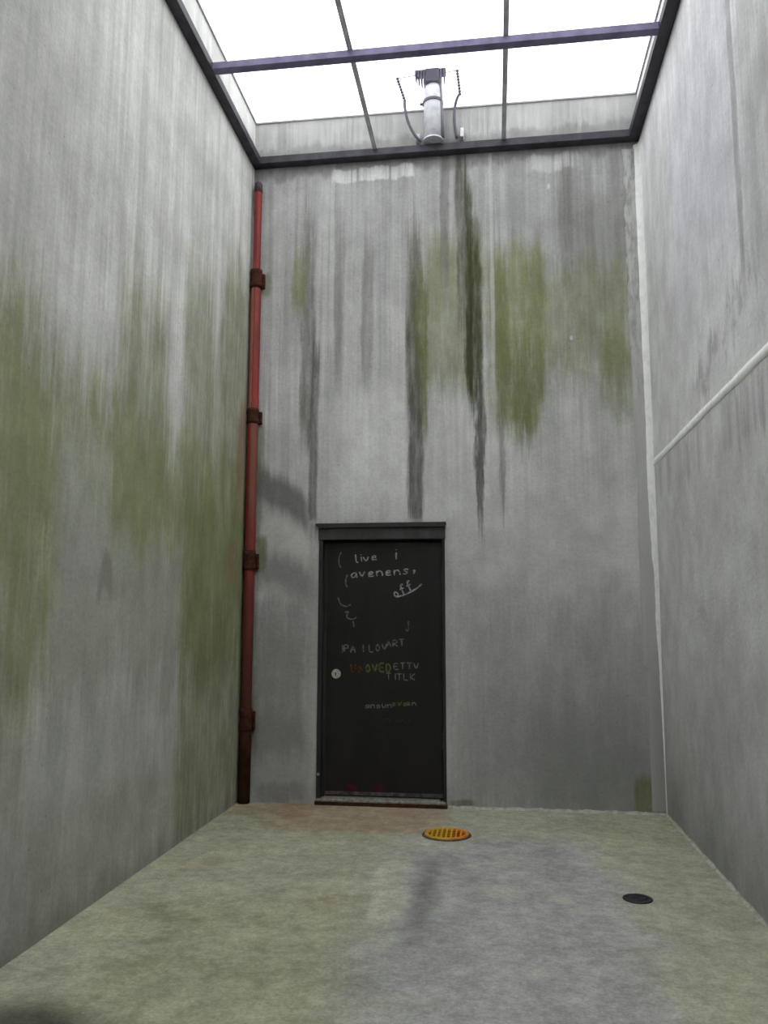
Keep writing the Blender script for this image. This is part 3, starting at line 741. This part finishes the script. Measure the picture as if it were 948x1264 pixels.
box(bm, -0.105, -0.07, -0.012, 0.012, 0.386, 0.398)
obj('clamp_ring', bm, simple('clamp_grey', (70, 70, 76), None, 0.5), un)
bm = bmesh.new(); cyl(bm, (0.078, -0.03, 0.012), (0.060, -0.03, 0.58), 0.014, None, 16); obj('conduit', bm, simple('conduit_grey', (104, 104, 110), None, 0.5), un, True)
bm = bmesh.new(); box(bm, -0.055, 0.055, -0.075, 0.055, 0.565, 0.700, 0.006); obj('head', bm, M_PURP, un)
bm = bmesh.new(); cyl(bm, (0, -0.01, 0.545), (0, -0.01, 0.575), 0.02, None, 16); obj('neck', bm, M_CABLE, un)
for i, fx in enumerate((-0.135, -0.112, -0.089, -0.066, 0.066, 0.092)):
    bm = bmesh.new(); lo = (0.66, 0.63, 0.60, 0.575, 0.58, 0.62)[i]
    box(bm, fx - 0.005, fx + 0.005, -0.055, 0.05, lo, 0.705, 0.002); obj('fin', bm, M_LILAC if i != 5 else M_FRAME, un)
bm = bmesh.new(); box(bm, -0.14, 0.105, -0.05, 0.05, 0.700, 0.712, 0.002); obj('head_plate', bm, M_LILAC, un)
for s, xe, ztop in ((-1, -0.285, 0.685), (1, 0.195, 0.715)):
    bm = bmesh.new(); cyl(bm, (s * 0.09, 0.0, 0.704), (xe, 0.0, ztop), 0.0045, None, 8); obj('arm', bm, M_WHITE, un)
    bm = bmesh.new()
    nb = 9; xb0, xb1 = xe, xe + 0.03 + (0.03 if s < 0 else -0.01); z1 = 0.45 if s < 0 else 0.47
    for k in range(nb):
        t = k / (nb - 1); p = (xb0 + (xb1 - xb0) * t, -0.004, ztop - 0.008 + (z1 - ztop) * t)
        bmesh.ops.create_icosphere(bm, subdivisions=2, radius=0.013, matrix=Matrix.Translation(p))
    tube(bm, [(xb0, -0.004, ztop), (xb1, -0.004, z1 - 0.01)], 0.004, 6)
    obj('bead_chain', bm, M_CABLE, un, True)
    bm = bmesh.new()
    if s < 0: pts = bez((xb1, -0.004, z1), (-0.235, -0.01, 0.36), (-0.20, -0.01, 0.12), (-0.10, -0.01, 0.006), 18)
    else: pts = bez((xb1, -0.004, z1), (0.165, -0.004, 0.40), (0.155, -0.004, 0.2), (0.185, -0.01, 0.006), 18)
    tube(bm, pts, 0.0115, 10)
    obj('cable', bm, M_CABLE, un, True)
for bx_, bh in ((-0.125, 0.13), (0.225, 0.16)):
    bm = bmesh.new(); box(bm, bx_ - 0.014, bx_ + 0.014, 0.05, 0.103, 0.03, bh, 0.003); box(bm, bx_ - 0.014, bx_ + 0.014, 0.0, 0.06, 0.03, 0.05, 0.003)
    obj('bracket', bm, M_WHITE, un)

# ------------------------------------------------------------------ overcast sky light
w = bpy.data.worlds.new('overcast'); scene.world = w; w.use_nodes = True
nt = w.node_tree; nt.nodes.clear()
bg = nt.nodes.new('ShaderNodeBackground'); wo = nt.nodes.new('ShaderNodeOutputWorld')
bg.inputs[0].default_value = (0.97, 0.98, 1.0, 1); bg.inputs[1].default_value = 2.9
nt.links.new(bg.outputs[0], wo.inputs[0])

# ------------------------------------------------------------------ camera
yaw, pitch, roll, f = 0.133315933, 0.13474535, 0.00214294, 1006.645
fw = Vector((-math.sin(yaw) * math.cos(pitch), math.cos(yaw) * math.cos(pitch), math.sin(pitch)))
r = Vector((math.cos(yaw), math.sin(yaw), 0)); u = r.cross(fw)
r2 = r * math.cos(roll) + u * math.sin(roll); u2 = -r * math.sin(roll) + u * math.cos(roll)
cam = bpy.data.cameras.new('camera'); co = bpy.data.objects.new('camera', cam); COL.objects.link(co)
cam.sensor_fit = 'VERTICAL'; cam.sensor_height = 24.0; cam.lens = 24.0 * f / 1264.0; cam.clip_start = 0.02
co.matrix_world = Matrix(((r2.x, u2.x, -fw.x, 1.90237), (r2.y, u2.y, -fw.y, -6.1), (r2.z, u2.z, -fw.z, 1.320948), (0, 0, 0, 1)))
scene.camera = co
scene.view_settings.view_transform = 'Standard'
scene.view_settings.look = 'None'
scene.view_settings.exposure = 0.0
scene.cycles.diffuse_bounces = 8
scene.cycles.max_bounces = 14
scene.cycles.transparent_max_bounces = 16
